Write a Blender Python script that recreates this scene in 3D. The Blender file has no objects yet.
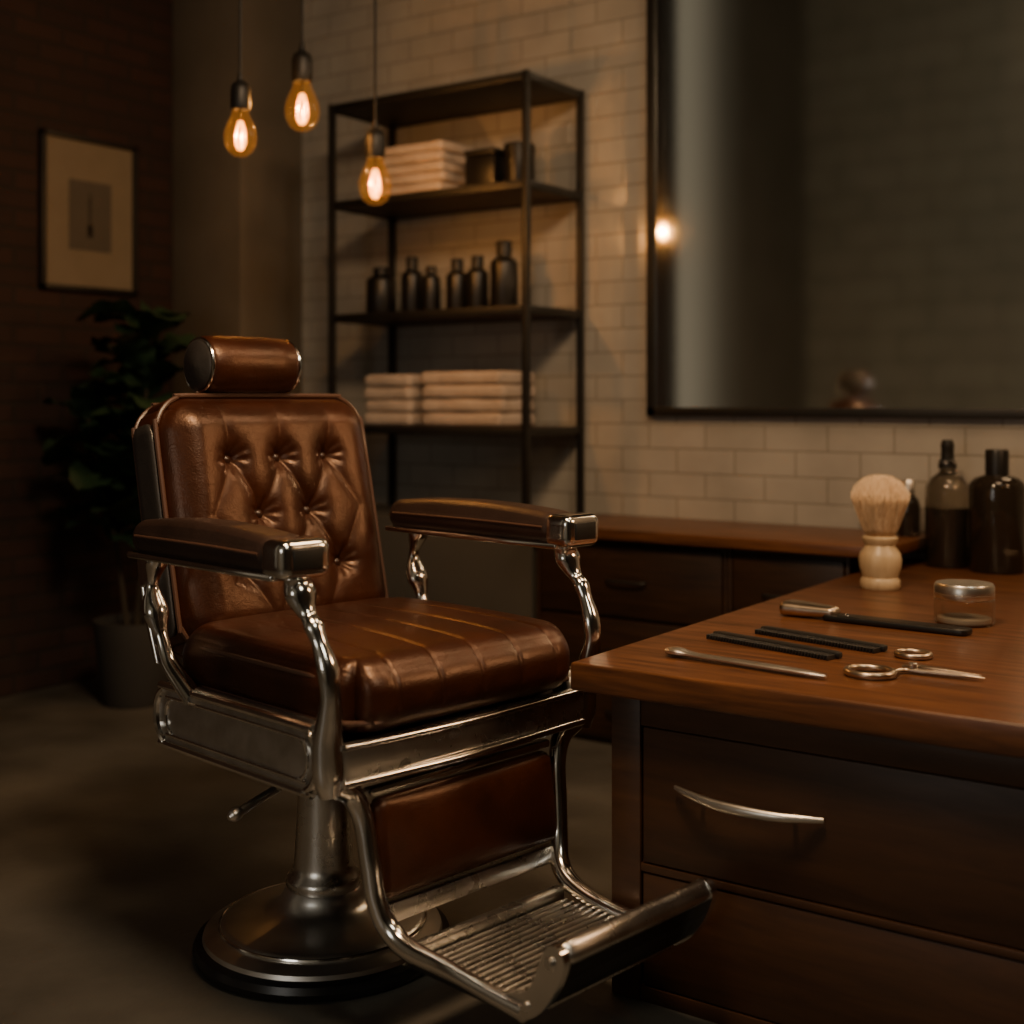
import bpy, bmesh, math, random
from mathutils import Vector, Matrix
random.seed(7)
C = bpy.context.scene.collection

# ------------------------------------------------------------------ materials
def newmat(name):
    m = bpy.data.materials.new(name); m.use_nodes = True
    nt = m.node_tree; b = nt.nodes["Principled BSDF"]
    return m, nt, b
def N(nt, t, **kw):
    n = nt.nodes.new(t)
    for k, v in kw.items():
        if k in n.inputs: n.inputs[k].default_value = v
        else: setattr(n, k, v)
    return n
def ramp(nt, fac, stops):
    r = nt.nodes.new("ShaderNodeValToRGB")
    els = r.color_ramp.elements
    while len(els) < len(stops): els.new(0.5)
    for e, (p, c) in zip(els, stops):
        e.position = p; e.color = (*c, 1)
    nt.links.new(fac, r.inputs[0]); return r.outputs[0]
def simple(name, c1, c2=None, rough=.5, metal=0., scale=8., bump=0., bscale=60., stretch=(1,1,1), coat=0., rvar=0., spec=.5, detail=5.):
    m, nt, b = newmat(name)
    c2 = c2 or tuple(min(1, x*1.25) for x in c1)
    tc = nt.nodes.new("ShaderNodeTexCoord")
    mp = nt.nodes.new("ShaderNodeMapping"); mp.inputs["Scale"].default_value = stretch
    nt.links.new(tc.outputs["Object"], mp.inputs[0])
    no = N(nt, "ShaderNodeTexNoise", Scale=scale, Detail=detail)
    nt.links.new(mp.outputs[0], no.inputs["Vector"])
    nt.links.new(ramp(nt, no.outputs[0], [(.3, c1), (.7, c2)]), b.inputs["Base Color"])
    b.inputs["Roughness"].default_value = rough; b.inputs["Metallic"].default_value = metal
    b.inputs["Specular IOR Level"].default_value = spec
    b.inputs["Coat Weight"].default_value = coat
    b.inputs["Coat Roughness"].default_value = .2
    if rvar:
        mr = N(nt, "ShaderNodeMapRange"); mr.inputs["To Min"].default_value = rough-rvar; mr.inputs["To Max"].default_value = rough+rvar
        nt.links.new(no.outputs[0], mr.inputs[0]); nt.links.new(mr.outputs[0], b.inputs["Roughness"])
    if bump:
        n2 = N(nt, "ShaderNodeTexNoise", Scale=bscale, Detail=4.)
        nt.links.new(mp.outputs[0], n2.inputs["Vector"])
        bp = N(nt, "ShaderNodeBump", Strength=bump, Distance=.01)
        nt.links.new(n2.outputs[0], bp.inputs["Height"]); nt.links.new(bp.outputs[0], b.inputs["Normal"])
    return m
def leather(name, ca, cb, r0, r1, tint=(1,.68,.50)):
    m, nt, b = newmat(name)
    tc = nt.nodes.new("ShaderNodeTexCoord")
    no = N(nt, "ShaderNodeTexNoise", Scale=7., Detail=6., Roughness=.65)
    nt.links.new(tc.outputs["Object"], no.inputs["Vector"])
    nt.links.new(ramp(nt, no.outputs[0], [(.3, ca), (.72, cb)]), b.inputs["Base Color"])
    mr = N(nt, "ShaderNodeMapRange"); mr.inputs["To Min"].default_value = r0; mr.inputs["To Max"].default_value = r1
    nt.links.new(no.outputs[0], mr.inputs[0]); nt.links.new(mr.outputs[0], b.inputs["Roughness"])
    b.inputs["Specular IOR Level"].default_value = .85
    b.inputs["Specular Tint"].default_value = (*tint,1)
    vo = N(nt, "ShaderNodeTexVoronoi", Scale=280.)
    nt.links.new(tc.outputs["Object"], vo.inputs["Vector"])
    n2 = N(nt, "ShaderNodeTexNoise", Scale=24., Detail=7., Roughness=.62)
    nt.links.new(tc.outputs["Object"], n2.inputs["Vector"])
    b1 = N(nt, "ShaderNodeBump", Strength=.10, Distance=.003); nt.links.new(vo.outputs[0], b1.inputs["Height"])
    b2 = N(nt, "ShaderNodeBump", Strength=.20, Distance=.008); nt.links.new(n2.outputs[0], b2.inputs["Height"]); nt.links.new(b1.outputs[0], b2.inputs["Normal"])
    nt.links.new(b2.outputs[0], b.inputs["Normal"])
    return m
def bricks(name, axes, w, h, c1, c2, mortar, msize, rough, bump, warp=0.):
    m, nt, b = newmat(name)
    g = nt.nodes.new("ShaderNodeNewGeometry"); sp = nt.nodes.new("ShaderNodeSeparateXYZ"); cb = nt.nodes.new("ShaderNodeCombineXYZ")
    nt.links.new(g.outputs["Position"], sp.inputs[0])
    nt.links.new(sp.outputs[axes[0]], cb.inputs[0]); nt.links.new(sp.outputs[axes[1]], cb.inputs[1])
    br = nt.nodes.new("ShaderNodeTexBrick")
    br.inputs["Scale"].default_value = 1; br.inputs["Brick Width"].default_value = w; br.inputs["Row Height"].default_value = h
    br.inputs["Mortar Size"].default_value = msize; br.inputs["Mortar Smooth"].default_value = .4
    br.inputs["Color1"].default_value = (*c1,1); br.inputs["Color2"].default_value = (*c2,1); br.inputs["Mortar"].default_value = (*mortar,1)
    nt.links.new(cb.outputs[0], br.inputs["Vector"])
    no = N(nt, "ShaderNodeTexNoise", Scale=5., Detail=6.)
    nt.links.new(cb.outputs[0], no.inputs["Vector"])
    mx = N(nt, "ShaderNodeMix", data_type='RGBA', blend_type='MULTIPLY'); mx.inputs[0].default_value = .6
    nt.links.new(br.outputs["Color"], mx.inputs[6])
    nt.links.new(ramp(nt, no.outputs[0], [(.3,(.65,.65,.65)),(.7,(1,1,1))]), mx.inputs[7])
    nt.links.new(mx.outputs[2], b.inputs["Base Color"])
    b.inputs["Roughness"].default_value = rough
    inv = N(nt, "ShaderNodeMath", operation='SUBTRACT'); inv.inputs[0].default_value = 1
    nt.links.new(br.outputs["Fac"], inv.inputs[1])
    bp = N(nt, "ShaderNodeBump", Strength=bump, Distance=.006)
    ad = N(nt, "ShaderNodeMath", operation='ADD')
    n3 = N(nt, "ShaderNodeTexNoise", Scale=(30. if warp else 3.), Detail=4.)
    nt.links.new(cb.outputs[0], n3.inputs["Vector"])
    ml = N(nt, "ShaderNodeMath", operation='MULTIPLY'); ml.inputs[1].default_value = warp or .5
    nt.links.new(n3.outputs[0], ml.inputs[0])
    nt.links.new(inv.outputs[0], ad.inputs[0]); nt.links.new(ml.outputs[0], ad.inputs[1])
    nt.links.new(ad.outputs[0], bp.inputs["Height"]); nt.links.new(bp.outputs[0], b.inputs["Normal"])
    return m
def wood(name, dark, light, rough, stretch):
    m, nt, b = newmat(name)
    tc = nt.nodes.new("ShaderNodeTexCoord")
    mp = nt.nodes.new("ShaderNodeMapping"); mp.inputs["Scale"].default_value = stretch
    nt.links.new(tc.outputs["Object"], mp.inputs[0])
    n1 = N(nt, "ShaderNodeTexNoise", Scale=3., Detail=8., Roughness=.65, Distortion=.6)
    nt.links.new(mp.outputs[0], n1.inputs["Vector"])
    mid = tuple((a+c)/2 for a, c in zip(dark, light))
    nt.links.new(ramp(nt, n1.outputs[0], [(.32, dark), (.5, mid), (.68, light)]), b.inputs["Base Color"])
    mr = N(nt, "ShaderNodeMapRange"); mr.inputs["To Min"].default_value = rough+.08; mr.inputs["To Max"].default_value = rough-.08
    nt.links.new(n1.outputs[0], mr.inputs[0]); nt.links.new(mr.outputs[0], b.inputs["Roughness"])
    bp = N(nt, "ShaderNodeBump", Strength=.12, Distance=.004)
    nt.links.new(n1.outputs[0], bp.inputs["Height"]); nt.links.new(bp.outputs[0], b.inputs["Normal"])
    return m
def glassmat(name, col, rough=.03, trans=1.):
    m, nt, b = newmat(name)
    b.inputs["Base Color"].default_value = (*col,1); b.inputs["Roughness"].default_value = rough
    b.inputs["Transmission Weight"].default_value = trans; b.inputs["IOR"].default_value = 1.45
    return m
def emis(name, col, s):
    m, nt, b = newmat(name)
    b.inputs["Base Color"].default_value = (*[c*.3 for c in col],1)
    b.inputs["Emission Color"].default_value = (*col,1); b.inputs["Emission Strength"].default_value = s
    return m
def thinglass(name, tint, glow, gloss=.5):
    m, nt, b = newmat(name); out = nt.nodes["Material Output"]
    tr = N(nt, "ShaderNodeBsdfTransparent"); tr.inputs[0].default_value = (*tint,1)
    gl = N(nt, "ShaderNodeBsdfGlossy"); gl.inputs["Roughness"].default_value = .08
    lw = N(nt, "ShaderNodeLayerWeight"); lw.inputs[0].default_value = .35
    mx = nt.nodes.new("ShaderNodeMixShader")
    ml = N(nt, "ShaderNodeMath", operation='MULTIPLY'); ml.inputs[1].default_value = gloss
    nt.links.new(lw.outputs["Facing"], ml.inputs[0]); nt.links.new(ml.outputs[0], mx.inputs[0])
    nt.links.new(tr.outputs[0], mx.inputs[1]); nt.links.new(gl.outputs[0], mx.inputs[2])
    if glow:
        em = N(nt, "ShaderNodeEmission"); em.inputs[0].default_value = (1,.34,.06,1); em.inputs[1].default_value = glow
        ad = nt.nodes.new("ShaderNodeAddShader")
        nt.links.new(mx.outputs[0], ad.inputs[0]); nt.links.new(em.outputs[0], ad.inputs[1])
        nt.links.new(ad.outputs[0], out.inputs[0])
    else: nt.links.new(mx.outputs[0], out.inputs[0])
    return m

M = {}
M['leather'] = leather("brown_leather", (.017,.0048,.0024), (.054,.0135,.0056), .27, .42)
M['leather2'] = leather("dark_brown_leather", (.020,.0110,.0085), (.042,.0225,.0170), .32, .46, (1,.92,.85))
M['leather3'] = leather("grey_brown_leather", (.034,.030,.027), (.058,.050,.045), .30, .42, (1,.97,.93))
M['piping'] = simple("leather_piping", (.095,.048,.032), rough=.34)
M['button'] = simple("leather_button", (.035,.014,.008), rough=.3)
M['chrome'] = simple("chrome", (.78,.76,.73), (.90,.88,.85), rough=.14, metal=1, scale=14, rvar=.05)
M['brushed'] = simple("brushed_steel", (.66,.64,.60), (.80,.77,.72), rough=.28, metal=1, scale=20, rvar=.08, bump=.04, bscale=90)
M['panel'] = simple("satin_steel_panel", (.70,.68,.64), (.86,.83,.79), rough=.36, metal=1, scale=30, rvar=.10, bump=.06, bscale=120)
M['basem'] = simple("satin_steel_base", (.72,.71,.68), (.86,.84,.80), rough=.34, metal=1, scale=16, rvar=.08)
M['steel'] = simple("tool_steel", (.74,.70,.64), (.84,.80,.74), rough=.32, metal=1, scale=20, rvar=.05)
M['bronze'] = simple("aged_steel", (.46,.37,.28), (.62,.51,.40), rough=.30, metal=1, scale=30, rvar=.06)
M['rubber'] = simple("black_rubber", (.012,.012,.013), rough=.3)
M['black'] = simple("black_metal", (.008,.007,.006), (.012,.011,.009), rough=.5)
M['blackp'] = simple("black_plastic", (.006,.0055,.005), (.010,.009,.0085), rough=.38)
M['comb'] = simple("comb_plastic", (.012,.012,.012), (.024,.023,.022), rough=.4)
M['tile'] = bricks("cream_tile", (0,2), .215, .084, (.45,.42,.37), (.415,.385,.335), (.275,.25,.205), .0032, .20, .42)
M['tile2'] = bricks("cream_tile_rear", (0,2), .52, .235, (.42,.41,.35), (.38,.37,.31), (.21,.20,.17), .012, .35, .4)
M['brick'] = bricks("dark_brick", (1,2), .21, .072, (.034,.0135,.0085), (.023,.0105,.007), (.019,.012,.0085), .009, .9, .7, warp=.5)
M['plaster'] = simple("grey_plaster", (.105,.087,.066), (.135,.113,.087), rough=.85, scale=3, bump=.15, bscale=30)
M['ledge'] = simple("dark_grey_plaster", (.05,.045,.037), (.065,.058,.047), rough=.8, scale=3)
M['dark'] = simple("dark_plaster", (.03,.025,.02), (.045,.037,.03), rough=.9, scale=2)
M['floor'] = simple("concrete_floor", (.055,.051,.044), (.125,.117,.100), rough=.48, scale=2.6, bump=.15, bscale=35, rvar=.12, detail=9.)
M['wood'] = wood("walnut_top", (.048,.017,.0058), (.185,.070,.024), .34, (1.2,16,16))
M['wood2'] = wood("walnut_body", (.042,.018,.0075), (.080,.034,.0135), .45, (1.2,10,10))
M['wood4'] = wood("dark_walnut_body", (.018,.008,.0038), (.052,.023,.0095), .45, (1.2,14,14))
M['wood3'] = wood("walnut_shelf", (.025,.011,.006), (.06,.026,.012), .5, (2,20,20))
M['mirror'] = simple("mirror_glass", (.74,.74,.69), (.75,.75,.70), rough=.062, metal=1)
M['towel'] = simple("cotton_towel", (.46,.375,.31), (.56,.465,.39), rough=.95, scale=25, bump=.6, bscale=220)
M['hair'] = simple("bristle", (.62,.42,.24), (.90,.72,.50), rough=.8, scale=30, stretch=(8,8,1.5))
M['hair2'] = simple("bristle_core", (.20,.13,.07), (.30,.20,.12), rough=.9, scale=30, stretch=(8,8,1))
M['ivory'] = simple("pale_wood_handle", (.50,.37,.22), (.62,.48,.30), rough=.35, stretch=(8,8,1))
M['leaf'] = simple("fig_leaf", (.0055,.019,.0085), (.0135,.038,.016), rough=.55)
M['stem'] = simple("plant_stem", (.03,.021,.012), rough=.8)
M['pot'] = simple("grey_pot", (.030,.027,.024), (.042,.039,.034), rough=.8, scale=4)
M['soil'] = simple("soil", (.02,.014,.01), rough=1, scale=30)
M['mat'] = simple("paper_mat", (.16,.13,.088), (.18,.147,.10), rough=.9)
M['print'] = simple("print_paper", (.075,.064,.049), (.085,.073,.056), rough=.9)
M['ink'] = simple("print_ink", (.03,.025,.02), rough=.9)
M['brownglass'] = glassmat("smoky_glass", (.42,.37,.30), .04, .95)
M['darkglass'] = glassmat("dark_brown_glass", (.045,.034,.024), .06, .6)
M['clearglass'] = thinglass("clear_glass", (.97,.96,.93), 0, .9)
M['liquid'] = simple("dark_liquid", (.022,.012,.007), rough=.1)
M['cream'] = simple("cream_paste", (.34,.30,.24), (.42,.37,.30), rough=.4)
M['bulb'] = thinglass("amber_bulb_glass", (1,.86,.60), .085, .30)
M['fil'] = emis("filament", (1,.38,.06), 5.5)
M['socket'] = simple("socket_black", (.010,.009,.008), rough=.45)
def glowmat():
    m, nt, b = newmat("painted_glow")
    g = nt.nodes.new("ShaderNodeNewGeometry"); sp=nt.nodes.new("ShaderNodeSeparateXYZ"); nt.links.new(g.outputs["Position"],sp.inputs[0])
    b.inputs["Base Color"].default_value=(.12,.10,.075,1); b.inputs["Roughness"].default_value=.6
    b.inputs["Emission Color"].default_value=(1,.86,.62,1)
    mr=N(nt,"ShaderNodeMapRange",interpolation_type='SMOOTHSTEP'); mr.inputs["From Min"].default_value=-1.15; mr.inputs["From Max"].default_value=-.15  # light falloff painted into the emission, fading along the wall
    mr.inputs["To Min"].default_value=.012; mr.inputs["To Max"].default_value=.20
    nt.links.new(sp.outputs[1],mr.inputs[0]); nt.links.new(mr.outputs[0], b.inputs["Emission Strength"])
    return m
M['glow_panel'] = glowmat()

# ------------------------------------------------------------------ geometry
def cat(*gs):
    V, F = [], []
    for v, f in gs:
        o = len(V); V += [tuple(p) for p in v]; F += [tuple(i+o for i in q) for q in f]
    return V, F
def xf(g, mat):
    return [tuple(mat @ Vector(p)) for p in g[0]], g[1]
def mv(g, x, y, z): return xf(g, Matrix.Translation((x,y,z)))
def rbox(sx, sy, sz, b=.004, seg=2, at=(0,0,0)):
    bm = bmesh.new(); bmesh.ops.create_cube(bm, size=1)
    for v in bm.verts: v.co = Vector((v.co.x*sx, v.co.y*sy, v.co.z*sz))
    if b > 0:
        b = min(b, .49*min(sx,sy,sz))
        bmesh.ops.bevel(bm, geom=list(bm.edges), offset=b, segments=seg, profile=.5, affect='EDGES')
    bm.verts.index_update()
    g = ([tuple(v.co+Vector(at)) for v in bm.verts], [tuple(v.index for v in f.verts) for f in bm.faces])
    bm.free(); return g
def box2(x0,x1,y0,y1,z0,z1,b=.004): return rbox(x1-x0,y1-y0,z1-z0,b,2,((x0+x1)/2,(y0+y1)/2,(z0+z1)/2))
def lathe(prof, seg=40):
    V, F = [], []
    for r, z in prof:
        for i in range(seg):
            a = 2*math.pi*i/seg; V.append((r*math.cos(a), r*math.sin(a), z))
    for j in range(len(prof)-1):
        for i in range(seg):
            k = (i+1)%seg
            F.append((j*seg+i, j*seg+k, (j+1)*seg+k, (j+1)*seg+i))
    F.append(tuple(reversed(range(seg)))); n = (len(prof)-1)*seg; F.append(tuple(n+i for i in range(seg)))
    return V, F
def catmull(pts, sub, closed=False):
    P = [Vector(p) for p in pts]; n = len(P); out = []
    rng = n if closed else n-1
    for i in range(rng):
        p1, p2 = P[i], P[(i+1)%n]
        p0 = P[i-1] if (closed or i > 0) else p1*2-p2
        p3 = P[(i+2)%n] if (closed or i+2 < n) else p2*2-p1
        for s in range(sub):
            t = s/sub
            out.append(.5*((2*p1)+(p2-p0)*t+(2*p0-5*p1+4*p2-p3)*t*t+(3*p1-p0-3*p2+p3)*t**3))
    if not closed: out.append(P[-1].copy())
    return out
def tube(pts, r=None, seg=12, sub=6, closed=False, asp=1., up=(0,0,1)):
    P4 = [Vector((*p[:3], p[3] if len(p) > 3 else r)) for p in pts]
    S = catmull(P4, sub, closed); n = len(S); V, F = [], []
    prev = None
    for i, p in enumerate(S):
        a = S[(i-1)%n] if (closed or i > 0) else p; b = S[(i+1)%n] if (closed or i < n-1) else p
        t = Vector((b-a)[:3]).normalized()
        if prev is None:
            u = Vector(up); u = (u - t*u.dot(t))
            if u.length < 1e-3: u = Vector((1,0,0)) - t*t.x
            u.normalize()
        else:
            u = (prev - t*prev.dot(t)).normalized()
        prev = u; w = t.cross(u)
        for k in range(seg):
            a_ = 2*math.pi*k/seg
            V.append(tuple(Vector(p[:3]) + (u*math.cos(a_)*asp + w*math.sin(a_))*p[3]))
    for j in range(n if closed else n-1):
        j2 = (j+1)%n
        for k in range(seg):
            k2 = (k+1)%seg
            F.append((j*seg+k, j*seg+k2, j2*seg+k2, j2*seg+k))
    if not closed:
        F.append(tuple(reversed(range(seg)))); F.append(tuple((n-1)*seg+k for k in range(seg)))
    return V, F
def cushion(size, r, n, R=0, plane=(1,2), disp=None):
    h = [s/2 for s in size]; idx = {}; V = []; O = []; F = []
    def vid(i,j,k):
        key = (i,j,k)
        if key not in idx:
            idx[key] = len(V)
            p = [(-1+2*q/m)*hh for q, m, hh in zip(key, n, h)]
            O.append(tuple(p))
            q = [max(-(hh-r), min(hh-r, c)) for c, hh in zip(p, h)]
            d = [a-b for a, b in zip(p, q)]
            m = max(abs(x) for x in d); L = math.sqrt(sum(x*x for x in d))
            if L > 1e-9: p = [b+x*m/L for b, x in zip(q, d)]
            if R:
                a, b = plane
                qa = max(-(h[a]-R), min(h[a]-R, p[a])); qb = max(-(h[b]-R), min(h[b]-R, p[b]))
                da, db = p[a]-qa, p[b]-qb; m = max(abs(da), abs(db)); L = math.hypot(da, db)
                if L > 1e-9: p[a] = qa+da*m/L; p[b] = qb+db*m/L
            if disp: p = disp(O[-1], p)
            V.append(tuple(p))
        return idx[key]
    nx, ny, nz = n
    for i in range(nx):
        for j in range(ny):
            F.append((vid(i,j,0),vid(i,j+1,0),vid(i+1,j+1,0),vid(i+1,j,0)))
            F.append((vid(i,j,nz),vid(i+1,j,nz),vid(i+1,j+1,nz),vid(i,j+1,nz)))
    for i in range(nx):
        for k in range(nz):
            F.append((vid(i,0,k),vid(i+1,0,k),vid(i+1,0,k+1),vid(i,0,k+1)))
            F.append((vid(i,ny,k),vid(i,ny,k+1),vid(i+1,ny,k+1),vid(i+1,ny,k)))
    for j in range(ny):
        for k in range(nz):
            F.append((vid(0,j,k),vid(0,j,k+1),vid(0,j+1,k+1),vid(0,j+1,k)))
            F.append((vid(nx,j,k),vid(nx,j+1,k),vid(nx,j+1,k+1),vid(nx,j,k+1)))
    return V, F
def obj(name, g, mat, parent=None, loc=(0,0,0), rot=(0,0,0), label=None, cat_=None, kind=None, group=None, angle=40):
    me = bpy.data.meshes.new(name); me.from_pydata(g[0], [], g[1]); me.update()
    me.shade_smooth(); me.set_sharp_from_angle(angle=math.radians(angle))
    me.materials.append(mat)
    o = bpy.data.objects.new(name, me); C.objects.link(o)
    o.location = loc; o.rotation_euler = rot
    if parent: o.parent = parent
    if label: o["label"] = label
    if cat_: o["category"] = cat_
    if kind: o["kind"] = kind
    if group: o["group"] = group
    return o
def thing(name, loc, label, cat_, rot=(0,0,0), group=None):
    e = bpy.data.objects.new(name, None); C.objects.link(e); e.empty_display_size = .05
    e.location = loc; e.rotation_euler = rot; e["label"] = label; e["category"] = cat_
    if group: e["group"] = group
    return e

# ------------------------------------------------------------------ room  (camera stands at x=0,y=0)
YW, XL, XR, YR, ZC = 3.93, -4.213, 1.7, -2.6, 4.7
def struct(name, g, mat): return obj(name, g, mat, kind="structure")
struct("floor", box2(XL-.1,XR+.1,YR-.1,YW+.1,-.1,0,0), M['floor'])
struct("ceiling", box2(XL-.1,XR+.1,YR-.1,YW+.1,ZC,ZC+.1,0), M['dark'])
struct("wall_back", box2(XL-.1,XR+.1,YW,YW+.1,0,ZC,0), M['tile'])
struct("wall_left", box2(XL-.1,XL,YR,YW,0,ZC,0), M['brick'])
struct("wall_right", box2(XR,XR+.1,YR,YW,0,ZC,0), M['dark'])
struct("wall_rear", box2(XL-.1,XR+.1,YR-.1,YR,0,ZC,0), M['tile2'])
struct("trim_1", box2(XL,-3.808,3.578,YW,0,ZC,.004), M['plaster'])
struct("glow_panel_1", box2(XL+.001,XL+.03,-1.25,-.20,.35,4.3,0), M['glow_panel'])  # added glowing panel: pale column in the mirror, highlights on the chrome
struct("trim_2", cat(box2(XL,XL+.05,-.20,-.14,.29,4.36,.004),box2(XL,XL+.05,-1.25,-.14,.29,.35,.004),box2(XL,XL+.05,-1.25,-.14,4.3,4.36,.004)), M['dark'])
struct("trim_4", box2(XL,XL+.03,YR+.001,-1.25,0,ZC,0), M['plaster'])
LZ = .672
struct("trim_3", box2(-3.806,-2.352,3.50,YW-.001,0,LZ,.006), M['ledge'])

# ------------------------------------------------------------------ barber chair
ch = thing("barber_chair", (-1.749,1.9377,0), "vintage brown tufted leather barber chair with chrome frame and footrest", "barber chair", rot=(0,0,math.radians(-9.6)))
bx, by = -.01, -.055
base = obj("base", lathe([(.0,.022),(.232,.022),(.238,.032),(.234,.044),(.212,.054),(.204,.056),(.200,.062),(.19,.066),(.15,.073),(.12,.080),(.100,.088),(.088,.098),(.080,.112),(.076,.122),(.070,.128),(.0,.129)],72), M['basem'], ch, (bx,by,0), label="round domed satin steel base")
obj("base_ring", lathe([(.0,0),(.237,0),(.251,.006),(.255,.018),(.250,.030),(.238,.036),(.0,.036)],72), M['rubber'], base, label="black rubber ring")
obj("ring_trim", tube([(.203*math.cos(a),.203*math.sin(a),.0585) for a in [i*math.pi/18 for i in range(36)]],.0035,8,2,True), M['chrome'], base)
obj("column", lathe([(.072,.12),(.076,.135),(.072,.146),(.063,.154),(.059,.17),(.056,.22),(.050,.33),(.046,.43),(.046,.455)],48), M['brushed'], ch, (bx,by,0), label="tapered brushed steel column")
obj("seat_underframe", cat(box2(-.17,.32,-.27,.27,.455,.515,.01), box2(-.1,.14,-.15,.1,.425,.457,.008)), M['black'], ch)
# seat
SEAMS = [-.2,-.1,0,.1,.2]
SH = (.29,.295,.0625)
def seatdisp(o, p):
    x, y, z = p; hx, hy, hz = SH; r=.048
    fx = max(0,1-(o[0]/hx)**2); fy = max(0,1-(o[1]/hy)**4)
    q = [max(-(h-r),min(h-r,c)) for h,c in zip(SH,p)]
    n = Vector([a-b for a,b in zip(p,q)])
    if n.length > 1e-6: n.normalize()
    else: n = Vector((0,0,1))
    d = min(abs(y-s*(1+.12*(x-.29)/.58)) for s in SEAMS)
    cr = math.exp(-(d/.0045)**2)*.0026 + math.exp(-(d/.018)**2)*.0010
    m = max(0,min(1,(x+.20)/.15))
    lowfade = 1.0
    if n.z < .3: lowfade = max(0,1+(n.z-.3)*1.1)
    if n.z > .05 or n.x > .3:
        x -= n.x*cr*m*lowfade; z -= max(0,n.z)*cr*m
    if o[2] > 0: z += .018*(fx**.6)*(fy**.7)*(o[2]/hz)
    if n.x > .3: x += .014*max(0,1-(p[2]/hz)**2)*fy
    if abs(n.y) > .5: y += math.copysign(.006*max(0,1-(p[2]/hz)**2)*fx, y)
    return [x,y,z]
seat = obj("seat", cushion((.58,.59,.125), .048, (90,236,26), R=.085, plane=(0,1), disp=seatdisp), M['leather'], ch, (.09,0,.582), label="brown leather seat cushion with stitched channels", angle=80)
def loop(hx,hy,R,k=5):
    pts=[]
    for cx,cy,a0 in ((hx-R,hy-R,0),(-(hx-R),hy-R,90),(-(hx-R),-(hy-R),180),(hx-R,-(hy-R),270)):
        for i in range(k+1):
            a=math.radians(a0+90*i/k); pts.append((cx+R*math.cos(a),cy+R*math.sin(a)))
    return pts
obj("piping", tube([(x,y,-.036) for x,y in loop(.286,.292,.085)], .0046, 8, 3, True), M['piping'], seat)
for s in (-1,1):
    obj("piping", tube([(-.22,s*.283,.034),(-.15,s*.290,.036),(-.05,s*.2935,.037),(.05,s*.2945,.037),(.14,s*.292,.036),(.20,s*.286,.033),(.245,s*.262,.026)], .0044, 8, 8), M['piping'], seat)
# backrest
W_, H_, T_ = .545,.545,.105
B0 = [(-.125,.125),(0,.125),(.125,.125)]; B1 = [(-.0625,.005),(.0625,.005)]; B2 = [(-.125,-.115),(0,-.115),(.125,-.115)]
E1 = [(-.1875,.005),(.1875,.005)]; E3=[(-.0625,-.225),(.0625,-.225)]
SG = []
for a in B0+B2:
    for b in B1+E1: 
        if abs(a[0]-b[0]) < .07: SG.append((a,b,.9 if b in B1 else .6))
for a in B2:
    for b in E3:
        if abs(a[0]-b[0]) < .09: SG.append((a,b,.6))
for a in B0: SG.append((a,(a[0]*1.12,.235),.55))
def sd(px,py,a,b):
    ax,ay=a;dx,dy=b[0]-ax,b[1]-ay
    t=max(0,min(1,((px-ax)*dx+(py-ay)*dy)/(dx*dx+dy*dy)))
    return math.hypot(px-ax-t*dx,py-ay-t*dy), t
def backdisp(o, p):
    x, y, z = p
    if o[0] > T_/2-1e-6:
        bd = [math.hypot(y-a[0],z-a[1]) for a in B0+B1+B2]; db=min(bd)
        keep = 1
        for a,b,wt_ in SG:
            ds,t = sd(y,z,a,b)
            w1 = wt_*(1-.30*math.sin(math.pi*t)) if wt_>.8 else wt_*(1-t*.75)
            d2 = math.sqrt(ds*ds+.0022**2)-.0022
            keep *= 1-w1*math.exp(-d2/.0155)
        e = min(W_/2-abs(o[1]), H_/2-abs(o[2])); e = max(0,min(1,(e-.004)/.08)); e = math.sin(e*math.pi/2)
        # little radiating puckers round each button
        k_=bd.index(db); bb_=(B0+B1+B2)[k_]; an=math.atan2(z-bb_[1],y-bb_[0])
        puck = .0014*math.sin(an*9+k_*1.7)*math.exp(-((db-.024)/.013)**2)
        hgt = .050 - .019*(1-keep) - .010*math.exp(-(db/.026)**2) - .008*math.exp(-(db/.010)**2) + puck
        x += hgt*e
    return [x,y,z]
TILT = math.radians(13)
back = obj("backrest", cushion((T_,W_,H_), .028, (12,190,190), R=.085, disp=backdisp), M['leather'], ch,
           (-.252-.5*H_*math.sin(TILT), .016, .562+.5*H_*math.cos(TILT)), (0,-TILT,0), label="diamond tufted brown leather backrest with piped edge", angle=80)
for xx in (.046,-.043):
    obj("piping", tube([(xx,a,b) for a,b in loop(W_/2-.003,H_/2-.003,.085)], .0052, 8, 3, True), M['piping'], back)
for (a,b) in B0+B1+B2:
    obj("button", xf(lathe([(0.0,-.006),(.0085,-.005),(.0098,0),(.007,.0035),(0,.005)],18), Matrix.Translation((T_/2+.0175,a,b)) @ Matrix.Rotation(math.pi/2,4,'Y')), M['button'], back)
for s in (-1,1):
    obj("side_trim", cushion((.078,.012,.44),.005,(8,4,20),R=.025,plane=(0,2)), M['leather3'], back, (0,s*.272,-.005), label="dark grey brown leather side band", angle=80)
    obj("chrome_edge", tube([(-.040,s*.276,-.27),(-.048,s*.282,-.16),(-.052,s*.282,-.08),(-.050,s*.278,-.01)],.008,10,5), M['chrome'], back)
    obj("side_bracket", rbox(.05,.014,.09,.006,2,(-.03,s*.284,-.07)), M['chrome'], back)
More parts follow.
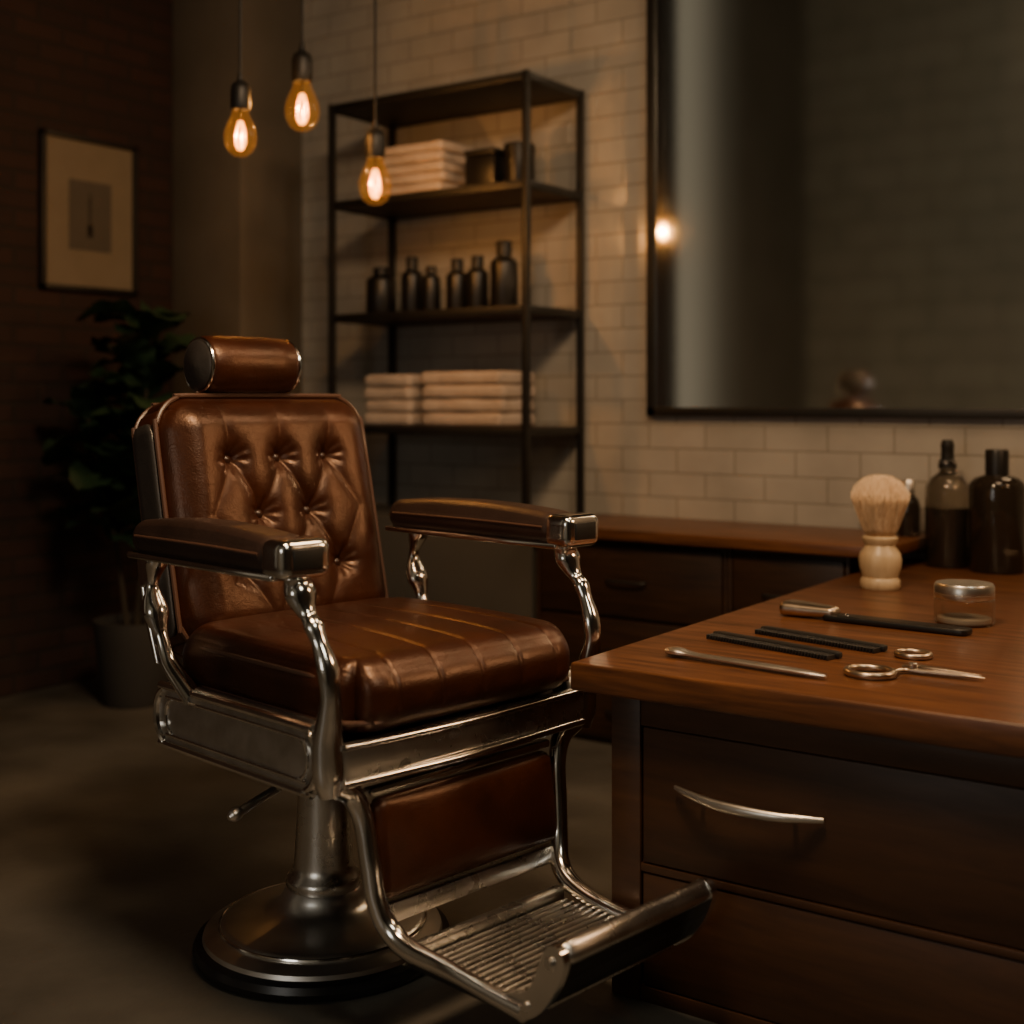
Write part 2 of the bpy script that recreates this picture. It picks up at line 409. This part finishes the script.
# headrest
hr = obj("headrest", xf(lathe([(0,-.114),(.045,-.114),(.056,-.110),(.063,-.100),(.0645,-.06),(.065,0),(.0645,.06),(.063,.100),(.056,.110),(.045,.114),(0,.114)],48), Matrix.Rotation(math.pi/2,4,'X')), M['leather'], ch, (-.352,-.016,1.166), label="cylindrical brown leather headrest")
for s in (-1,1):
    obj("end_cap", xf(lathe([(0,0),(.053,0),(.054,.004),(.048,.008),(0,.012)],36), Matrix.Translation((0,s*.112,0)) @ Matrix.Rotation(-s*math.pi/2,4,'X')), M['leather3'], hr, label="dark grey leather end disc")
    obj("end_rim", xf(tube([(.057*math.cos(a),.057*math.sin(a),0) for a in [i*math.pi/8 for i in range(16)]],.0036,8,3,True), Matrix.Translation((0,s*.1110,0)) @ Matrix.Rotation(math.pi/2,4,'X')), M['chrome'], hr)
for y in (-.065,.045):
    obj("headrest_post", tube([(-.375,y,1.0),(-.37,y,1.07),(-.355,y,1.13)],.008,10,4), M['chrome'], ch)
# arms
for s in (-1,1):
    AL = .475 if s<0 else .535
    cx_ = .055-.020 if s<0 else .055-.024
    ar = obj("armrest", cushion((AL,.100,.064), .031, (50,16,16), disp=lambda o,p: [p[0], p[1]*(1-.12*max(0,-o[0]/.25)), p[2]+(.014*max(0,1-(o[0]/(AL/2))**2) if o[2]>0.02 else 0)]), M['leather2'], ch, (cx_,s*.335,.826), label="padded dark brown leather armrest", angle=80)
    fx_ = AL/2
    for yy in (-1,1):
        obj("piping", tube([(-fx_+.03,yy*.0440,.006),(-.05,yy*.0490,.008),(.08,yy*.0500,.008),(fx_-.03,yy*.0500,.006)],.0028,8,5), M['piping'], ar)
    obj("end_cap", cushion((.070,.104,.068), .018, (14,14,10)), M['chrome'], ar, (fx_+.008,0,-.001), label="chrome armrest end cap")
    obj("cap_inset", rbox(.004,.06,.034,.0015,2,(fx_+.044,0,0)), M['black'], ar)
    obj("arm_rail", rbox(AL,.101,.013,.005,3,(.008,0,-.031)), M['chrome'], ar)
    obj("arm_post", tube([(.282,s*.335,.80,.018),(.285,s*.335,.785,.025),(.295,s*.335,.765,.029),(.306,s*.335,.745,.021),(.318,s*.335,.73,.015),(.332,s*.335,.715,.018),(.345,s*.333,.69,.015),(.362,s*.33,.65,.020),(.368,s*.328,.61,.019),(.362,s*.325,.575,.023),(.352,s*.322,.53,.028),(.35,s*.318,.47,.030),(.35,s*.315,.435,.02)],seg=14,asp=.8), M['chrome'], ch, label="sculpted chrome arm post")
    obj("arm_support", tube([(-.15,s*.335,.80,.016),(-.168,s*.335,.78,.024),(-.180,s*.335,.75,.014),(-.184,s*.335,.73,.013),(-.180,s*.335,.705,.022),(-.170,s*.335,.68,.026),(-.160,s*.335,.655,.018),(-.152,s*.333,.635,.014),(-.13,s*.33,.59,.017),(-.09,s*.325,.555,.02),(-.06,s*.32,.53,.022)],seg=14,asp=.8), M['chrome'], ch, label="scrolled chrome rear arm support")
    sp = obj("side_panel", cushion((.53,.028,.128), .010, (40,6,16), R=.05, plane=(0,2)), M['panel'], ch, (.073,s*.312,.486), label="satin steel side panel with rounded inset")
    obj("panel_rim", tube([(x,s*.014,z) for x,z in loop(.255,.055,.048)],.008,8,3,True), M['chrome'], sp)
    obj("panel_inset", tube([(x+.005,s*.0145,z) for x,z in loop(.226,.036,.034)],.004,8,3,True), M['chrome'], sp)
    sw=.19
    obj("leg_frame", tube([(.345,s*.30,.45,.022),(.342,s*.265,.425,.020),(.352,s*.243-.004,.38,.018),(.366,s*.235-.008,.31,.018),(.378,s*.228-.012,.25,.018),(.398,s*.214-.016,.205,.019),(.44,s*.203-.02,.180,.018),(.52,s*sw-.02,.168,.015),(.62,s*sw-.02,.160,.014),(.695,s*sw-.02,.156,.015)],seg=14), M['chrome'], ch, label="curved chrome leg frame")
ap = obj("apron", box2(.345,.372,-.30,.30,.455,.518,.008), M['brushed'], ch, label="steel front apron")
obj("apron_trim", tube([(.365,-.3,.452),(.372,0,.448),(.365,.3,.452)],.008,10,6), M['chrome'], ap)
obj("apron_trim", tube([(.370,-.3,.514),(.378,0,.512),(.370,.3,.514)],.006,10,6), M['chrome'], ap)
lr = obj("legrest", cushion((.035,.44,.17), .014, (8,50,24), R=.02, disp=lambda o,p:[p[0]+(.012*(1-(o[1]/.22)**4)*(1-(o[2]/.085)**4) if o[0]>.017 else 0),p[1],p[2]]), M['leather'], ch, (.357,-.005,.325), (0,math.radians(-8),0), label="brown leather calf pad", angle=80)
obj("top_rail", box2(-.02,.01,-.225,.225,.088,.104,.006), M['chrome'], lr)
obj("bottom_rail", box2(-.018,.014,-.225,.225,-.125,-.092,.006), M['brushed'], lr)
# footrest
fr = obj("footrest", box2(.42,.69,-.185,.185,.138,.146,.002), M['black'], ch, (0,-.02,0), label="ribbed steel foot plate")
obj("cross_rail", box2(.412,.436,-.19,.19,.146,.176,.005), M['brushed'], fr)
obj("cross_rail", box2(.680,.697,-.19,.19,.142,.170,.005), M['brushed'], fr)
ribs = []
for i in range(15):
    f = .447+i*.0160
    ribs.append(tube([(f,-.182,.155),(f,.182,.155)],.0046,12,1,asp=1.2))
obj("ribs", cat(*ribs), M['brushed'], fr)
obj("front_bar", xf(cushion((.044,.036,.375),.013,(10,10,20)), Matrix.Translation((.752,.010,.254)) @ Matrix.Rotation(math.radians(-35),4,'Y') @ Matrix.Rotation(math.pi/2,4,'X')), M['brushed'], fr, label="rounded steel toe bar")
lip = []
y0,y1,t=-.165,.185,.004
prof = [(.685,.150),(.70,.155),(.718,.175),(.735,.205),(.742,.235)]
for (a,b),(c,d) in zip(prof,prof[1:]):
    V=[(a,y0,b),(a,y1,b),(c,y1,d),(c,y0,d)]; nx,nz=(d-b),-(c-a); L=math.hypot(nx,nz); nx*=t/L; nz*=t/L
    V+=[(x+nx,y,z+nz) for x,y,z in V]
    lip.append((V,[(0,1,2,3),(7,6,5,4),(0,4,5,1),(1,5,6,2),(2,6,7,3),(3,7,4,0)]))
obj("toe_lip", cat(*lip), M['black'], fr)
def plate(outline, y, t):
    n=len(outline); V=[(x,y-t/2,z) for x,z in outline]+[(x,y+t/2,z) for x,z in outline]
    F=[tuple(range(n)),tuple(reversed(range(n,2*n)))]+[(i,i+n,(i+1)%n+n,(i+1)%n) for i in range(n)]
    return V,F
ol=catmull([(a,b,0) for a,b in ((.640,.150),(.690,.144),(.728,.166),(.758,.205),(.777,.250),(.768,.272),(.745,.272),(.726,.240),(.704,.195),(.655,.172))],5,True)
for s in (-1,1):
    br_=obj("bracket", plate([(p[0],p[1]) for p in ol], s*.187+.002, .014), M['chrome'], fr, label="flat chrome end bracket")
    if s<0:
        obj("bolt", xf(lathe([(0,-.003),(.010,-.003),(.011,.001),(.008,.005),(0,.006)],18), Matrix.Translation((.750,-.192,.248)) @ Matrix.Rotation(math.pi/2,4,'X')), M['brushed'], br_)
        obj("bolt", xf(lathe([(0,-.003),(.007,-.003),(.008,.001),(.006,.004),(0,.005)],18), Matrix.Translation((.700,-.192,.168)) @ Matrix.Rotation(math.pi/2,4,'X')), M['brushed'], br_)
lv = obj("lever", tube([(.10,-.12,.405,.009),(.10,-.18,.396,.009),(.10,-.26,.375,.008),(.10,-.325,.355,.008)],seg=10), M['steel'], ch, label="chrome height lever")
obj("knob", tube([(.10,-.32,.357,.005),(.10,-.327,.355,.011),(.10,-.34,.351,.0115),(.10,-.348,.349,.005)],seg=12), M['steel'], lv)

# ------------------------------------------------------------------ desk in front
DT = .607
wt = obj("worktop", rbox(1.56,1.92,.052,.005,3), M['wood'], None, (-.48,2.0+.96,DT-.026), label="thick warm walnut worktop holding barber tools", cat_="worktop")
dk = thing("cabinet", (-.45,2.96,0), "dark walnut drawer cabinet under the thick worktop", "cabinet")
def lb(x0,x1,y0,y1,z0,z1,b=.003): return box2(x0+.45,x1+.45,y0-2.96,y1-2.96,z0,z1,b)
zt = DT-.052
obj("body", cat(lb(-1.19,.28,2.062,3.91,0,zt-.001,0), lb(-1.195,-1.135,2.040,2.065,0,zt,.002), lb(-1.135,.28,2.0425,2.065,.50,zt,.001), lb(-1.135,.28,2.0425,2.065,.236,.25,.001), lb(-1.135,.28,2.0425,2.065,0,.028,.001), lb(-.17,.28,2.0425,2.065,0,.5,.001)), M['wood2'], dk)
for z0,z1,hd in ((.253,.497,True),(.031,.233,False)):
    dr = obj("drawer", cat(lb(-1.131,-.174,2.044,2.061,z0,z1,.002)), M['wood2'], dk)
    if hd:
        hx = -.925+.45; y = 2.044-2.96; z=.392
        obj("handle", tube([(hx-.137,y-.008,z+.010,.003),(hx-.115,y-.014,z+.006,.005),(hx-.06,y-.026,z+.000,.007),(hx+.0,y-.030,z-.002,.008),(hx+.06,y-.026,z-.002,.0068),(hx+.11,y-.014,z+.000,.005),(hx+.138,y-.006,z+.001,.0035)],seg=12,asp=1.25), M['steel'], dr, label="slim curved chrome drawer pull")
        for d in (-.085,.085):
            obj("handle_mount", tube([(hx+d,y+.004,z-.002),(hx+d,y-.020,z-.002)],.004,8,2), M['steel'], dr)

# ------------------------------------------------------------------ counter on tiled wall
CT=.687
obj("worktop", rbox(1.19,.47,.034,.005,3), M['wood'], None, (-1.755,3.692,CT-.017), label="long walnut worktop along the tiled wall", cat_="worktop")
for x0,x1 in ((-2.33,-1.65),(-1.647,-1.275)):
    cx=(x0+x1)/2; w=x1-x0
    cb = thing("cabinet", (cx,3.7,0), "dark walnut drawer cabinet against the tiled wall", "cabinet", group="wall cabinets")
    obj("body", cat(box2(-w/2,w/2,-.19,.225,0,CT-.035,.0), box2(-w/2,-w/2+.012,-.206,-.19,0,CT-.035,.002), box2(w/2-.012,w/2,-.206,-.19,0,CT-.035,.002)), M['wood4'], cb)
    for z0,z1 in ((.41,.635),(.21,.40),(.02,.2)):
        d = obj("drawer", box2(-w/2+.016,w/2-.016,-.207,-.191,z0,z1,.004), M['wood4'], cb)
        zz=(z0+z1)/2
        obj("handle", tube([(-.07,-.205,zz,.003),(-.055,-.225,zz,.005),(.055,-.225,zz,.005),(.07,-.205,zz,.003)],seg=8), M['black'], d)

# ------------------------------------------------------------------ rack
RX0,RX1,RY0,RY1 = -3.296,-2.416,3.56,3.905
rk = thing("shelving_rack", ((RX0+RX1)/2,(RY0+RY1)/2,LZ), "tall black metal rack with dark wooden shelves", "shelf")
hw,hd_=(RX1-RX0)/2,(RY1-RY0)/2
pw=.0118
for sx in (-1,1):
    for sy in (-1,1):
        obj("post", box2(sx*hw-pw,sx*hw+pw,sy*hd_-pw,sy*hd_+pw,0,2.2-LZ,.003), M['black'], rk)
for z in (2.185,1.822,1.399,.985):
    z-=LZ
    sh = obj("shelf", box2(-hw+pw,hw-pw,-hd_+.004,hd_-.004,z-.012,z+.012,.002), M['wood3'] if z<1.4 else M['black'], rk)
    obj("rail", cat(box2(-hw,hw,-hd_-.010,-hd_+.006,z-.016,z+.012,.002), box2(-hw,hw,hd_-.006,hd_+.010,z-.016,z+.012,.002),
        box2(-hw-.008,-hw+.008,-hd_,hd_,z-.016,z+.012,.002), box2(hw-.008,hw+.008,-hd_,hd_,z-.016,z+.012,.002)), M['black'], sh)
def towel(x,y,z,w,d,h,group,label):
    g1 = cushion((w,d,h*.98), h*.36, (24,16,8), disp=lambda o,p:[p[0]+.003*math.sin(p[1]*40+z*90),p[1]+.003*math.sin(p[0]*30+z*70),p[2]])
    obj("folded_towel", g1, M['towel'], None, (x+random.uniform(-.006,.006),y+random.uniform(-.005,.005),z+h*.49), (0,0,random.uniform(-.02,.02)), label=label, cat_="towel", group=group)
for i in range(4): towel(-3.055,3.71,.998+i*.047,.225,.23,.047,"towels in the narrow stack","folded white towel in the narrow stack")
for i in range(4): towel(-2.725,3.71,.998+i*.049,.36,.22,.049,"towels in the wide stack","folded white towel in the wide stack")
for i in range(5): towel(-2.945,3.71,1.836+i*.037,.29,.23,.037,"towels on the upper shelf","folded cream towel stacked on the upper shelf")
def bottle(x,y,z,r,h,kind,label,group=None,matn='blackp'):
    e = thing("bottle",(x,y,z),label,"bottle",group=group)
    hb = h*(.74 if kind=='t' else .80)
    obj("body", lathe([(0,0),(r*.92,0),(r,.008),(r,hb*.90),(r*.93,hb*.96),(r*.7,hb*1.01),(r*.5,hb*1.04),(r*.48,hb*1.08),(0,hb*1.08)],28), M[matn], e)
    obj("cap", lathe([(0,hb*1.07),(r*.56,hb*1.07),(r*.56,h*.985),(r*.50,h),(0,h)],24), M['black'], e)
for x,r,h,k,lab in ((-3.205,.058,.185,'short','squat black bottle on the middle shelf'),(-3.053,.041,.215,'t','slim black bottle with cap on the middle shelf'),
    (-2.962,.036,.175,'short','small black bottle with short cap on the middle shelf'),(-2.84,.041,.195,'t','slim black bottle with cap on the middle shelf'),
    (-2.748,.041,.20,'t','slim black bottle with cap on the middle shelf'),(-2.63,.050,.245,'t','tallest black bottle on the middle shelf')):
    bottle(x,3.735,1.413,r,h,k,lab,"bottles on the middle shelf")
j = thing("storage_box",(-2.675,3.72,1.836),"small black storage box on the upper shelf","box")
obj("body", rbox(.13,.15,.12,.008,2,(0,0,.06)), M['blackp'], j); obj("lid", rbox(.136,.156,.022,.006,2,(0,0,.132)), M['black'], j)
j = thing("jar",(-2.54,3.70,1.836),"round black jar with lid on the upper shelf","jar")
obj("body", lathe([(0,0),(.05,0),(.054,.008),(.054,.12),(0,.12)],28), M['blackp'], j); obj("lid", lathe([(0,.118),(.056,.118),(.056,.145),(.05,.152),(0,.152)],28), M['black'], j)

# ------------------------------------------------------------------ mirror
mx0,mx1,mz0,mz1=-2.146,-.35,1.036,2.62
mr = thing("wall_mirror",((mx0+mx1)/2,YW,mz0),"large wall mirror in thin black metal frame above the counter","mirror")
w=(mx1-mx0)/2; hh=mz1-mz0
obj("frame", cat(box2(-w,-w+.034,-.030,-.002,0,hh,.003),box2(w-.034,w,-.030,-.002,0,hh,.003),box2(-w,w,-.030,-.002,0,.03,.003),box2(-w,w,-.030,-.002,hh-.03,hh,.003)), M['black'], mr)
obj("mirror_glass", box2(-w+.03,w-.03,-.022,-.004,.025,hh-.025,.0), M['mirror'], mr)

# ------------------------------------------------------------------ picture
py0,py1,pz0,pz1=2.935,3.38,1.512,2.112
pc = thing("framed_picture",(XL,(py0+py1)/2,pz0),"black framed small print with wide beige mat on brick wall","picture")
w=(py1-py0)/2; hh=pz1-pz0
obj("frame", cat(box2(.002,.03,-w,-w+.02,0,hh,.003),box2(.002,.03,w-.02,w,0,hh,.003),box2(.002,.03,-w,w,0,.02,.003),box2(.002,.03,-w,w,hh-.02,hh,.003)), M['black'], pc)
obj("mat_board", box2(.004,.014,-w+.015,w-.015,.015,hh-.015,0), M['mat'], pc)
pr=obj("print", box2(.0142,.016,-.095,.10,.16,.43,0), M['print'], pc)
obj("drawing", cat(box2(.0162,.017,-.006,.006,.22,.36,0),box2(.0162,.017,-.014,.014,.21,.26,0),box2(.0162,.017,-.003,.003,.35,.385,0)), M['ink'], pr)

# ------------------------------------------------------------------ pendants
def pendant(x,y,z,r,label):
    e = thing("pendant_lamp",(x,y,z),label,"pendant lamp",group="hanging bulb pendants")
    k=r/.05
    obj("bulb_glass", lathe([(0,-.062*k),(.018*k,-.059*k),(.033*k,-.048*k),(.044*k,-.028*k),(.047*k,-.006*k),(.044*k,.015*k),(.036*k,.036*k),(.027*k,.055*k),(.021*k,.075*k),(.019*k,.082*k)],32), M['bulb'], e)
    fl=[]
    for i in range(4):
        a=i*2*math.pi/4+.5
        fl.append(tube([(.005*k*math.cos(a),.005*k*math.sin(a),-.042*k),(.014*k*math.cos(a),.014*k*math.sin(a),-.022*k),(.012*k*math.cos(a+.3),.012*k*math.sin(a+.3),.012*k),(.004*k*math.cos(a+.3),.004*k*math.sin(a+.3),.040*k)],.0034*k,6,3))
    obj("filament", cat(*fl), M['fil'], e)
    obj("filament_stem", tube([(0,0,.03*k),(0,0,.08*k)],.003*k,6,2), M['socket'], e)
    obj("socket", lathe([(0,.072*k),(.025*k,.072*k),(.028*k,.080*k),(.028*k,.130*k),(.023*k,.146*k),(.010*k,.156*k),(.006*k,.18*k),(0,.18*k)],28), M['socket'], e)
    obj("cord", tube([(0,0,.175*k),(0,0,ZC-z-.03)],.0045,8,1), M['socket'], e)
    obj("ceiling_rose", lathe([(0,ZC-z-.035),(.03,ZC-z-.035),(.05,ZC-z-.002),(0,ZC-z-.002)],24), M['socket'], e)
    L = bpy.data.lights.new("bulb_light",'POINT'); L.energy=5.; L.color=(1,.48,.16); L.shadow_soft_size=.003
    lo = bpy.data.objects.new("bulb_light",L); C.objects.link(lo); lo.parent=e
pendant(-2.777,2.610,1.862,.051,"clear amber filament bulb on black cord, lowest-hung beside another")
pendant(-2.786,2.874,1.990,.057,"clear amber filament bulb hanging highest on black cord")
pendant(-2.667,3.079,1.776,.056,"clear amber filament bulb hanging before the metal rack")

# ------------------------------------------------------------------ plant
pl = thing("potted_plant",(-3.76,3.03,0),"dark green broadleaf fig plant in round grey pot","plant")
obj("pot", lathe([(0,0),(.115,0),(.122,.01),(.15,.28),(.152,.30),(.14,.30),(.135,.27),(0,.27)],40), M['pot'], pl)
obj("soil", lathe([(0,.268),(.134,.268),(.12,.276),(0,.28)],24), M['soil'], pl)
stems=[[(0,0,.27,.014),(.02,.01,.6,.012),(-.02,-.02,.95,.010),(.05,.02,1.36,.006)],[(.03,.02,.27,.011),(.09,-.03,.55,.009),(.13,-.08,.9,.007),(.18,-.08,1.36,.004)],[(-.03,-.02,.27,.011),(-.06,-.04,.55,.009),(-.10,-.08,.8,.006),(-.10,-.14,1.05,.004)]]
for s in stems: obj("stem", tube(s,seg=8), M['stem'], pl)
def leaf(L,Wd):
    V,F=[],[]; n=12; m=4
    for i in range(n+1):
        t=i/n; ww=Wd*(max(0,1-((t-.58)/(.59 if t<.58 else .425))**2))**.5*(.75+.25*t)
        for j_ in range(-m,m+1):
            u=j_/m
            V.append((t*L, u*ww/2, .10*L*math.sin(t*3)-.22*L*t*t+.14*abs(u)*ww+.010*math.sin(t*18)*abs(u)))
    k=2*m+1
    for i in range(n):
        for j_ in range(2*m): F.append((i*k+j_,i*k+j_+1,(i+1)*k+j_+1,(i+1)*k+j_))
    return V,F
lv_=[]
for st,cnt in zip(stems,(34,28,20)):
    P=catmull([Vector(p) for p in st],8)
    for i in range(cnt):
        p=P[int(len(P)*(.36+.63*i/cnt))]
        a=i*2.4+random.uniform(-.3,.3); L=random.uniform(.18,.26)
        m_=Matrix.Translation(p[:3]) @ Matrix.Rotation(a,4,'Z') @ Matrix.Rotation(random.uniform(-.9,-.1),4,'Y') @ Matrix.Rotation(random.uniform(-.4,.4),4,'X')
        lv_.append(xf(leaf(L,L*.78),m_))
g=cat(*lv_)
g=([(max(x,-.43),y,z) for x,y,z in g[0]],g[1])
fo=obj("foliage", g, M['leaf'], pl, angle=80); fo["kind"]="stuff"

# ------------------------------------------------------------------ things on the desk
S=1.0126
def D(x,y): return (x*S,y*S,DT)
br = thing("shaving_brush", D(-1.087,3.202), "shaving brush with pale turned handle and soft tan bristles", "shaving brush")
obj("handle", lathe([(0,0),(.046,0),(.050,.006),(.050,.022),(.044,.030),(.046,.036),(.052,.055),(.054,.075),(.050,.092),(.040,.105),(.037,.112),(.043,.120),(.045,.130),(.040,.136),(0,.137)],40), M['ivory'], br)
def prof_r(t): return 1+1.45*max(0,min(1,t))**.8
obj("bristle_core", lathe([(0,.13)]+[(.026*prof_r(t),.132+.125*t) for t in [i/8 for i in range(8)]]+[(.040,.242),(.020,.248),(0,.25)],56), M['hair2'], br)
hairg=[]
for i in range(3200):
    a=random.uniform(0,2*math.pi); q=math.sqrt(random.random())
    top=1.10-.34*q**3+random.uniform(-.05,.03); jit=random.uniform(-.08,.08); bend=random.uniform(.92,1.06)
    pts=[]
    for k_ in range(6):
        t=top*k_/5; rr=.034*q*prof_r(t)*(1+(bend-1)*t)*(1-.10*max(0,t-.75)/.3); aa=a+jit*t
        pts.append((rr*math.cos(aa),rr*math.sin(aa),.132+.143*t,.0009 if k_<5 else .0003))
    hairg.append(tube(pts,seg=3,sub=1))
bb=obj("bristles", cat(*hairg), M['hair'], br, angle=180); bb["kind"]="stuff"
b1 = thing("bottle", D(-1.072,3.736), "smoky glass bottle half full with slim black cap", "bottle")
obj("glass_body", lathe([(0,0),(.058,0),(.063,.006),(.063,.215),(.060,.235),(.045,.258),(.026,.272),(.022,.28),(.022,.298),(0,.298)],44), M['brownglass'], b1)
obj("liquid", lathe([(0,.006),(.056,.006),(.059,.012),(.059,.172),(0,.172)],36), M['liquid'], b1)
obj("cap", lathe([(0,.285),(.026,.285),(.026,.308),(.019,.312),(.018,.345),(.020,.35),(.015,.368),(0,.37)],28), M['black'], b1)
obj("collar", lathe([(0,.30),(.0275,.30),(.0275,.308),(0,.308)],28), M['chrome'], b1)
b2 = thing("bottle", D(-.926,3.70), "dark brown glass bottle with tall black cap", "bottle")
obj("glass_body", lathe([(0,0),(.070,0),(.076,.008),(.076,.235),(.073,.250),(.060,.264),(.036,.272),(.030,.275),(0,.275)],44), M['darkglass'], b2)
obj("cap", lathe([(0,.270),(.032,.270),(.032,.338),(.029,.345),(0,.345)],28), M['blackp'], b2)
b3 = thing("bottle", (-1.205,3.80,CT), "small dark bottle with silver cap near tiled wall", "bottle")
obj("body", lathe([(0,0),(.030,0),(.033,.006),(.034,.09),(.029,.11),(.018,.122),(0,.122)],32), M['darkglass'], b3)
obj("cap", lathe([(0,.12),(.02,.12),(.02,.160),(.017,.166),(0,.166)],24), M['steel'], b3)
jr = thing("jar", D(-.768,2.800), "low clear glass jar with silver screw lid", "jar")
obj("glass_body", lathe([(0,0),(.058,0),(.063,.005),(.063,.054),(.057,.060),(0,.060)],48), M['clearglass'], jr)
obj("contents", lathe([(0,.004),(.054,.004),(.056,.008),(.056,.014),(0,.016)],36), M['cream'], jr)
obj("lid", lathe([(0,.056),(.060,.056),(.0625,.059),(.0625,.066),(.061,.067),(.0625,.068),(.0625,.082),(.059,.088),(.050,.089),(0,.088)],72), M['steel'], jr)
def along(a,b):
    ax,ay=a[0]*S,a[1]*S; bx_,by_=b[0]*S,b[1]*S
    return ((ax+bx_)/2,(ay+by_)/2,DT), math.atan2(by_-ay,bx_-ax), math.hypot(bx_-ax,by_-ay)
def comb(a,b,w,teeth,label):
    loc,ang,L=along(a,b)
    e=thing("comb",loc,label,"comb",rot=(0,0,ang),group="black combs")
    obj("spine", cushion((L,w*.42,.013),.005,(30,6,4),disp=lambda o,p:[p[0],p[1]*(1-.25*abs(o[0])/(L/2))+w*.27,p[2]+.0068]), M['comb'], e)
    tt=[]
    n=int(L/.0072)
    for i in range(n):
        x=-L/2+.008+(L-.016)*i/(n-1)
        tt.append(rbox(.0036,w*.60,.009,.0006,1,(x,-w*.12,.0052)))
    t=obj("teeth", cat(*tt), M['comb'], e); t["kind"]="stuff"
comb((-1.142,2.343),(-.852,2.271),.050,0,"black fine-toothed comb beside silver tweezers")
comb((-1.086,2.45),(-.805,2.384),.050,0,"black fine-toothed comb beside the razor")
loc,ang,L=along((-1.130,2.690),(-.719,2.664))
rz=thing("straight_razor",loc,"straight razor with silver tang and long black handle","razor",rot=(0,0,ang))
obj("tang", cushion((.13,.056,.028),.013,(30,12,10),disp=lambda o,p:[p[0]-L/2+.064,p[1]*(1+.25*(-o[0]/.065)),p[2]*(1+.2*(-o[0]/.065))+.017]), M['bronze'], rz)
obj("handle", cushion((L-.10,.054,.014),.005,(40,6,5),R=.014,plane=(0,1),disp=lambda o,p:[p[0]+.05,p[1]-.002,p[2]+.0072]), M['blackp'], rz)
obj("pin", mv(lathe([(0,0),(.005,0),(.004,.003),(0,.0035)],14),-L/2+.15,0,.014), M['chrome'], rz)
loc,ang,L=along((-1.126,2.133),(-.806,2.095))
tw=thing("tweezers",loc,"slim polished steel tweezers lying on the worktop","tweezers",rot=(0,0,ang))
for s in (-1,1):
    obj("arm", tube([(-L/2,s*.004,.009,.008),(-L/2+.02,s*.007,.010,.010),(-L/2+.045,s*.006,.009,.006),(-L/4,s*.006,.008,.0055),(0,s*.006,.008,.006),(L/3,s*.005,.008,.006),(L/2,s*.001+.002,.007,.004)],seg=10,asp=.8), M['steel'], tw)
def ring(cx,cy,r,t,z): return tube([(cx+r*math.cos(a)*1.08,cy+r*math.sin(a),z) for a in [i*math.pi/8 for i in range(16)]],t,10,3,True)
sx,sy=-.70*S,2.232*S
sc=thing("scissors",(sx,sy,DT),"closed aged steel scissors with one large round finger loop","scissors")
dl=lambda x,y:(x*S-sx,y*S-sy)
t_=dl(-.580,2.238); r1=dl(-.755,2.172)
obj("blade", cat(tube([(r1[0]+.030,r1[1]+.010,.007,.006),(-.015,-.008,.007,.0065),(.02,0.0,.007,.008),(t_[0]*.7,t_[1]*.7,.007,.007),(t_[0],t_[1],.006,.0025)],seg=10,asp=.6), ring(r1[0],r1[1],.037,.0065,.0075)), M['bronze'], sc)
obj("blade", tube([(-.022,.010,.010,.004),(-.002,.010,.012,.0055),(.03,.004,.013,.006),(t_[0]*.95,t_[1]*.9+.002,.010,.002)],seg=10,asp=.5), M['bronze'], sc)
obj("screw", lathe([(0,.012),(.008,.012),(.008,.019),(.006,.020),(0,.020)],18), M['brushed'], sc)
obj("finger_ring", ring(0,0,.028,.0058,.0060), M['bronze'], None, (-.744*S,2.376*S,DT), label="small aged steel ring lying behind the scissors", cat_="ring")

# ------------------------------------------------------------------ lights
def area(name, loc, target, size, energy, col):
    L=bpy.data.lights.new(name,'AREA'); L.energy=energy; L.size=size; L.color=col
    o=bpy.data.objects.new(name,L); C.objects.link(o); o.location=loc
    o.rotation_euler=(Vector(target)-Vector(loc)).to_track_quat('-Z','Y').to_euler()
    return o
area("key_light",(-.95,1.35,2.75),(-1.75,1.95,.7),.42,42,(1,.66,.37))
area("side_light",(.35,3.05,1.85),(-2.0,1.7,.8),.42,11,(1,.60,.31))
area("desk_light",(-.55,2.9,2.85),(-.9,3.2,.6),.6,15,(1,.66,.38))
area("room_fill",(1.3,.9,3.6),(-2.6,-2.6,2.3),.9,40,(1,.90,.70))
area("soft_fill",(-1.25,-1.6,1.35),(-1.9,1.9,.3),.8,8,(1,.95,.86))
w = bpy.data.worlds.new("world"); bpy.context.scene.world=w; w.use_nodes=True
w.node_tree.nodes["Background"].inputs[0].default_value=(.9,.75,.5,1); w.node_tree.nodes["Background"].inputs[1].default_value=.006

# ------------------------------------------------------------------ camera
cam=bpy.data.cameras.new("camera"); co=bpy.data.objects.new("camera",cam); C.objects.link(co)
cam.sensor_width=36; cam.lens=45; cam.shift_y=-.109
co.location=(0,0,1.09); co.rotation_euler=(math.radians(90),0,math.radians(34.8))
cam.clip_start=.02
cam.dof.use_dof=True; cam.dof.focus_distance=2.5; cam.dof.aperture_fstop=1.8
bpy.context.scene.camera=co
